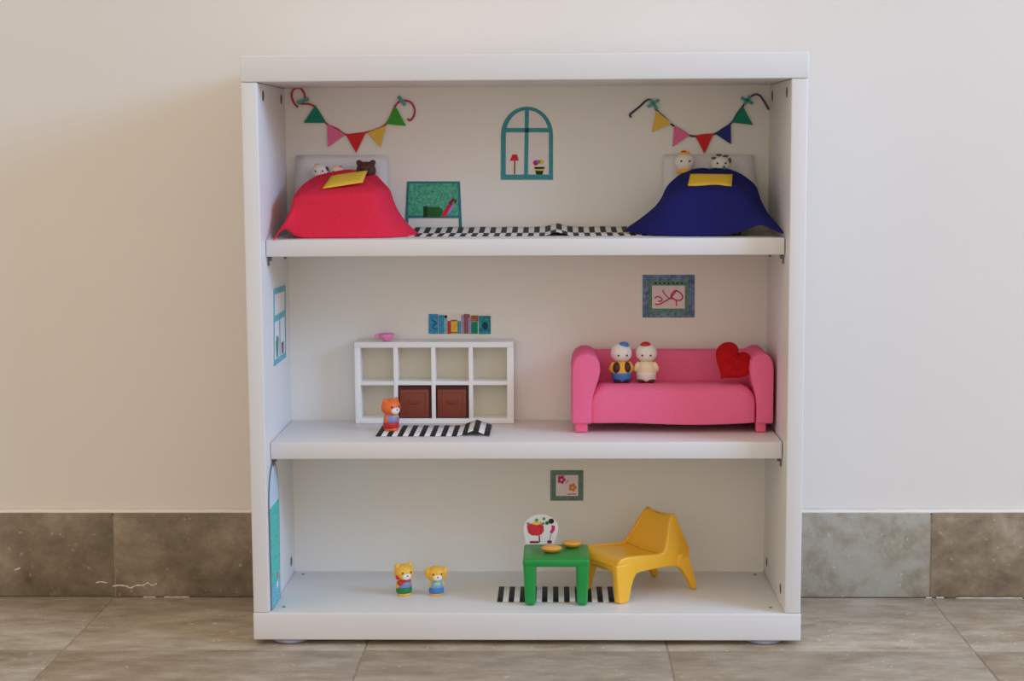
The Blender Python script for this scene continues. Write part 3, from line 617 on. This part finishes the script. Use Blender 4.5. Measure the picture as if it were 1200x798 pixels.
# ------------------------------------------------------------------ green table
TZ = .0898; tx0, tx1, ty0, ty1 = -.0036, .0702, .0275, .1000
tb = thing('toy_table', 'green plastic toy table with square legs on the bottom storey', 'table', ((tx0+tx1)/2, (ty0+ty1)/2, BT))
boxo('tabletop', (tx0, ty0, TZ-.0092), (tx1, ty1, TZ), TGR, tb, .003, seg=4)
for x in (tx0+.0002, tx1-.0146):
    for y in (ty0+.0002, ty1-.0146):
        bm = bmesh.new(); fx = .0012 if x < .03 else 0; gx = 0 if x < .03 else .0012
        top = [(x, y), (x+.0144, y), (x+.0144, y+.0144), (x, y+.0144)]; bo = [(x+.0014, y+.0014), (x+.0130, y+.0014), (x+.0130, y+.013), (x+.0014, y+.013)]
        A = [bm.verts.new((p[0], p[1], TZ-.0035)) for p in top]; B = [bm.verts.new((p[0]+fx*.5+gx*-.5, p[1], BT+.0008)) for p in bo]
        bm.faces.new(A); bm.faces.new(B[::-1])
        for k in range(4): bm.faces.new((A[k], A[(k+1) % 4], B[(k+1) % 4], B[k]))
        obj('leg', bm, TGR, tb, bevel=.003, seg=4)
def dish(label, u, v, Y, r):
    c = P(u, v, Y); th = thing('toy_dish', label, 'dish', (c.x, Y, TZ), 0, 'orange dishes on the table')
    bm = bmesh.new(); lathe(bm, [(0, .0002), (r*.55, .0002), (r*.8, .0018), (r, .0046), (r*.99, .0052), (r*.9, .0050)], (c.x, Y, TZ), 28); obj('bowl', bm, PLD, th, smooth=True)
    bm = bmesh.new(); lathe(bm, [(r*.95, .0048), (r*.85, .0058), (r*.45, .0066), (0, .0069)], (c.x, Y, TZ), 28); f = obj('filling', bm, PLO, th, smooth=True)
dish('orange toy dish on the green table, nearer the front edge', 646.5, 640, .062, .0120)
dish('orange toy dish on the green table, at the right back near the chair', 670.5, 634.5, .086, .0118)
CY = .0925
cf = lambda u, v, h=0: P(u, v, CY)+N0*h
cpts = [(616, 637.5), (615, 628)] + [(633.8-20.6*math.cos(math.pi*k/14), 619-16.5*math.sin(math.pi*k/14)) for k in range(15)] + [(652.5, 628), (649, 637.5)]
card = sheet('card_standee', cpts, 'round-topped white card with a drawn red dessert glass, standing on the green table', 'card', f=cf, t=.0011)
dg = patch('dessert_glass', [(617.5, 617), (618.5, 614), (623, 613), (634, 613), (637, 616), (637.5, 622), (634.5, 626), (630, 627.5), (623, 627), (619, 624)], REDM, card, f=cf, h=.0011)
stroke('glass_stem', [(632, 627), (632.5, 635)], 1.2, BLACKM, dg, f=cf, k=1, h=.0012); patch('glass_foot', rect(621, 633.8, 631.5, 636.2), MAROON, dg, f=cf, h=.0011)
patch('cream', [(623, 613.8), (626, 611.5), (633, 610.5), (635, 613), (630, 615)], YELM, dg, f=cf, h=.0014)
for u, v, m, rr in ((619, 613, FRAMEG, 1.6), (629, 609, FGRN, 2.0), (637.5, 607.5, FGRN, 1.8), (641, 612.5, GREEND, 2.2), (636.5, 613, FRAMEG, 1.5)): patch('leaf', disc(u, v, rr, rr, 8), m, card, f=cf, h=.0016)
patch('berry', disc(646, 610.3, 3.3, 3.1), BLACKM, card, f=cf, h=.0016)
patch('sauce', [(646, 615), (650.5, 616), (650, 621), (647, 625), (644, 623.5), (646.5, 619)], MAGM, card, f=cf, h=.0012)
patch('glass_foot', rect(641.5, 633, 646.5, 636.5), MAROON, card, f=cf, h=.0012); stroke('glass_stem', [(646, 625), (644, 633)], 1, LILAC, card, f=cf, k=1, h=.0012)

# ------------------------------------------------------------------ yellow chair
ch = thing('toy_chair', 'yellow moulded plastic toy lounge chair beside the green table', 'chair', (.1309, .1033, BT), math.radians(-143.98))
def hw(z): return .0365-.0140*max(0, (z-.050)/.042)          # half width over height
prof = catmull([Vector((a-.05, 0, z)) for a, z in ((.1125, .041), (.1075, .0475), (.099, .0502), (.082, .0490), (.062, .0468), (.049, .0462), (.0415, .0505), (.0355, .064), (.0290, .080), (.0240, .0868), (.0200, .0875))], 4)
def shell(name, i0, i1):
    bm = bmesh.new(); nc = 10; R_ = []
    for i in range(i0, i1+1):
        p = prof[i]; t = (prof[min(i+1, len(prof)-1)]-prof[max(i-1, 0)]).normalized(); nr = Vector((t.z, 0, -t.x)); dip = .0038*min(1, i/8)*min(1, (len(prof)-1-i)/3+.45)
        if nr.z > 0 or (abs(nr.z) < .3 and nr.x > 0): nr = -nr
        w_ = hw(p.z)-.0008; row = []
        for j in range(nc+1):
            v = 2*j/nc-1; q = p+nr*dip*(1-v*v); row.append(bm.verts.new((q.x, v*w_, q.z)))
        R_.append(row)
    for a, b in zip(R_, R_[1:]):
        for j in range(nc): bm.faces.new((a[j], a[j+1], b[j+1], b[j]))
    return obj(name, bm, CHY, ch, True, smooth=True, solid=.0026)
shell('seat', 0, 22); shell('backrest', 22, len(prof)-1)
# front apron under the seat lip
bm = bmesh.new(); nc = 10; R_ = []
for x, z in ((.0625, .0425), (.0640, .036), (.0625, .0325)):
    R_.append([bm.verts.new((x-.002*(1-(2*j/nc-1)**2), (2*j/nc-1)*.036, z+(.005*(1-(2*j/nc-1)**2) if z < .034 else 0))) for j in range(nc+1)])
for a, b in zip(R_, R_[1:]):
    for j in range(nc): bm.faces.new((a[j], a[j+1], b[j+1], b[j]))
obj('apron', bm, CHY, ch, True, smooth=True, solid=.0024)
rim = [(.1145, .040), (.1120, .0470), (.1065, .0508), (.099, .0516), (.082, .0508), (.066, .0496), (.0535, .0486), (.0465, .0500), (.0415, .0560), (.0365, .0660), (.0310, .0790), (.0265, .0865), (.0222, .0882), (.0185, .0855), (.0150, .072), (.0105, .0500), (.0075, .0360), (.0215, .0275), (.0284, .0306), (.042, .0320), (.056, .0322), (.070, .0322), (.0808, .0318), (.0880, .0300)]
for s in (-1, 1):
    bm = bmesh.new(); A = []; B = []
    for a, z in rim:
        A.append(bm.verts.new((a-.05, s*(hw(z)+.0006), z))); B.append(bm.verts.new((a-.05, s*(hw(z)-.0050), z)))
    bm.faces.new(A); bm.faces.new(B[::-1])
    for k in range(len(A)): bm.faces.new((A[k], A[(k+1) % len(A)], B[(k+1) % len(A)], B[k]))
    obj('side_rail', bm, CHY, ch, True, bevel=.0016, seg=3)
    for leg in ([(.1150, .044), (.1146, .030), (.1128, .0012), (.1090, .0004), (.1010, .0004), (.0980, .0012), (.0945, .0149), (.0905, .0255), (.0860, .0315), (.0880, .044)],
                [(.0105, .046), (.0068, .032), (-.0030, .0020), (-.0010, .0004), (.0030, .0004), (.0048, .0020), (.0125, .0160), (.0195, .0255), (.0275, .0312), (.0250, .044)]):
        bm = bmesh.new(); A = []; B = []
        for a, z in leg:
            sp = .0018*(1-z/.046); inn = .0085 if a > .05 else .0075
            A.append(bm.verts.new((a-.05, s*(.0374+sp), z))); B.append(bm.verts.new((a-.05, s*(.0374+sp-inn), z)))
        bm.faces.new(A); bm.faces.new(B[::-1])
        for k in range(len(A)): bm.faces.new((A[k], A[(k+1) % len(A)], B[(k+1) % len(A)], B[k]))
        obj('leg', bm, CHY, ch, True, bevel=.0016, seg=3)
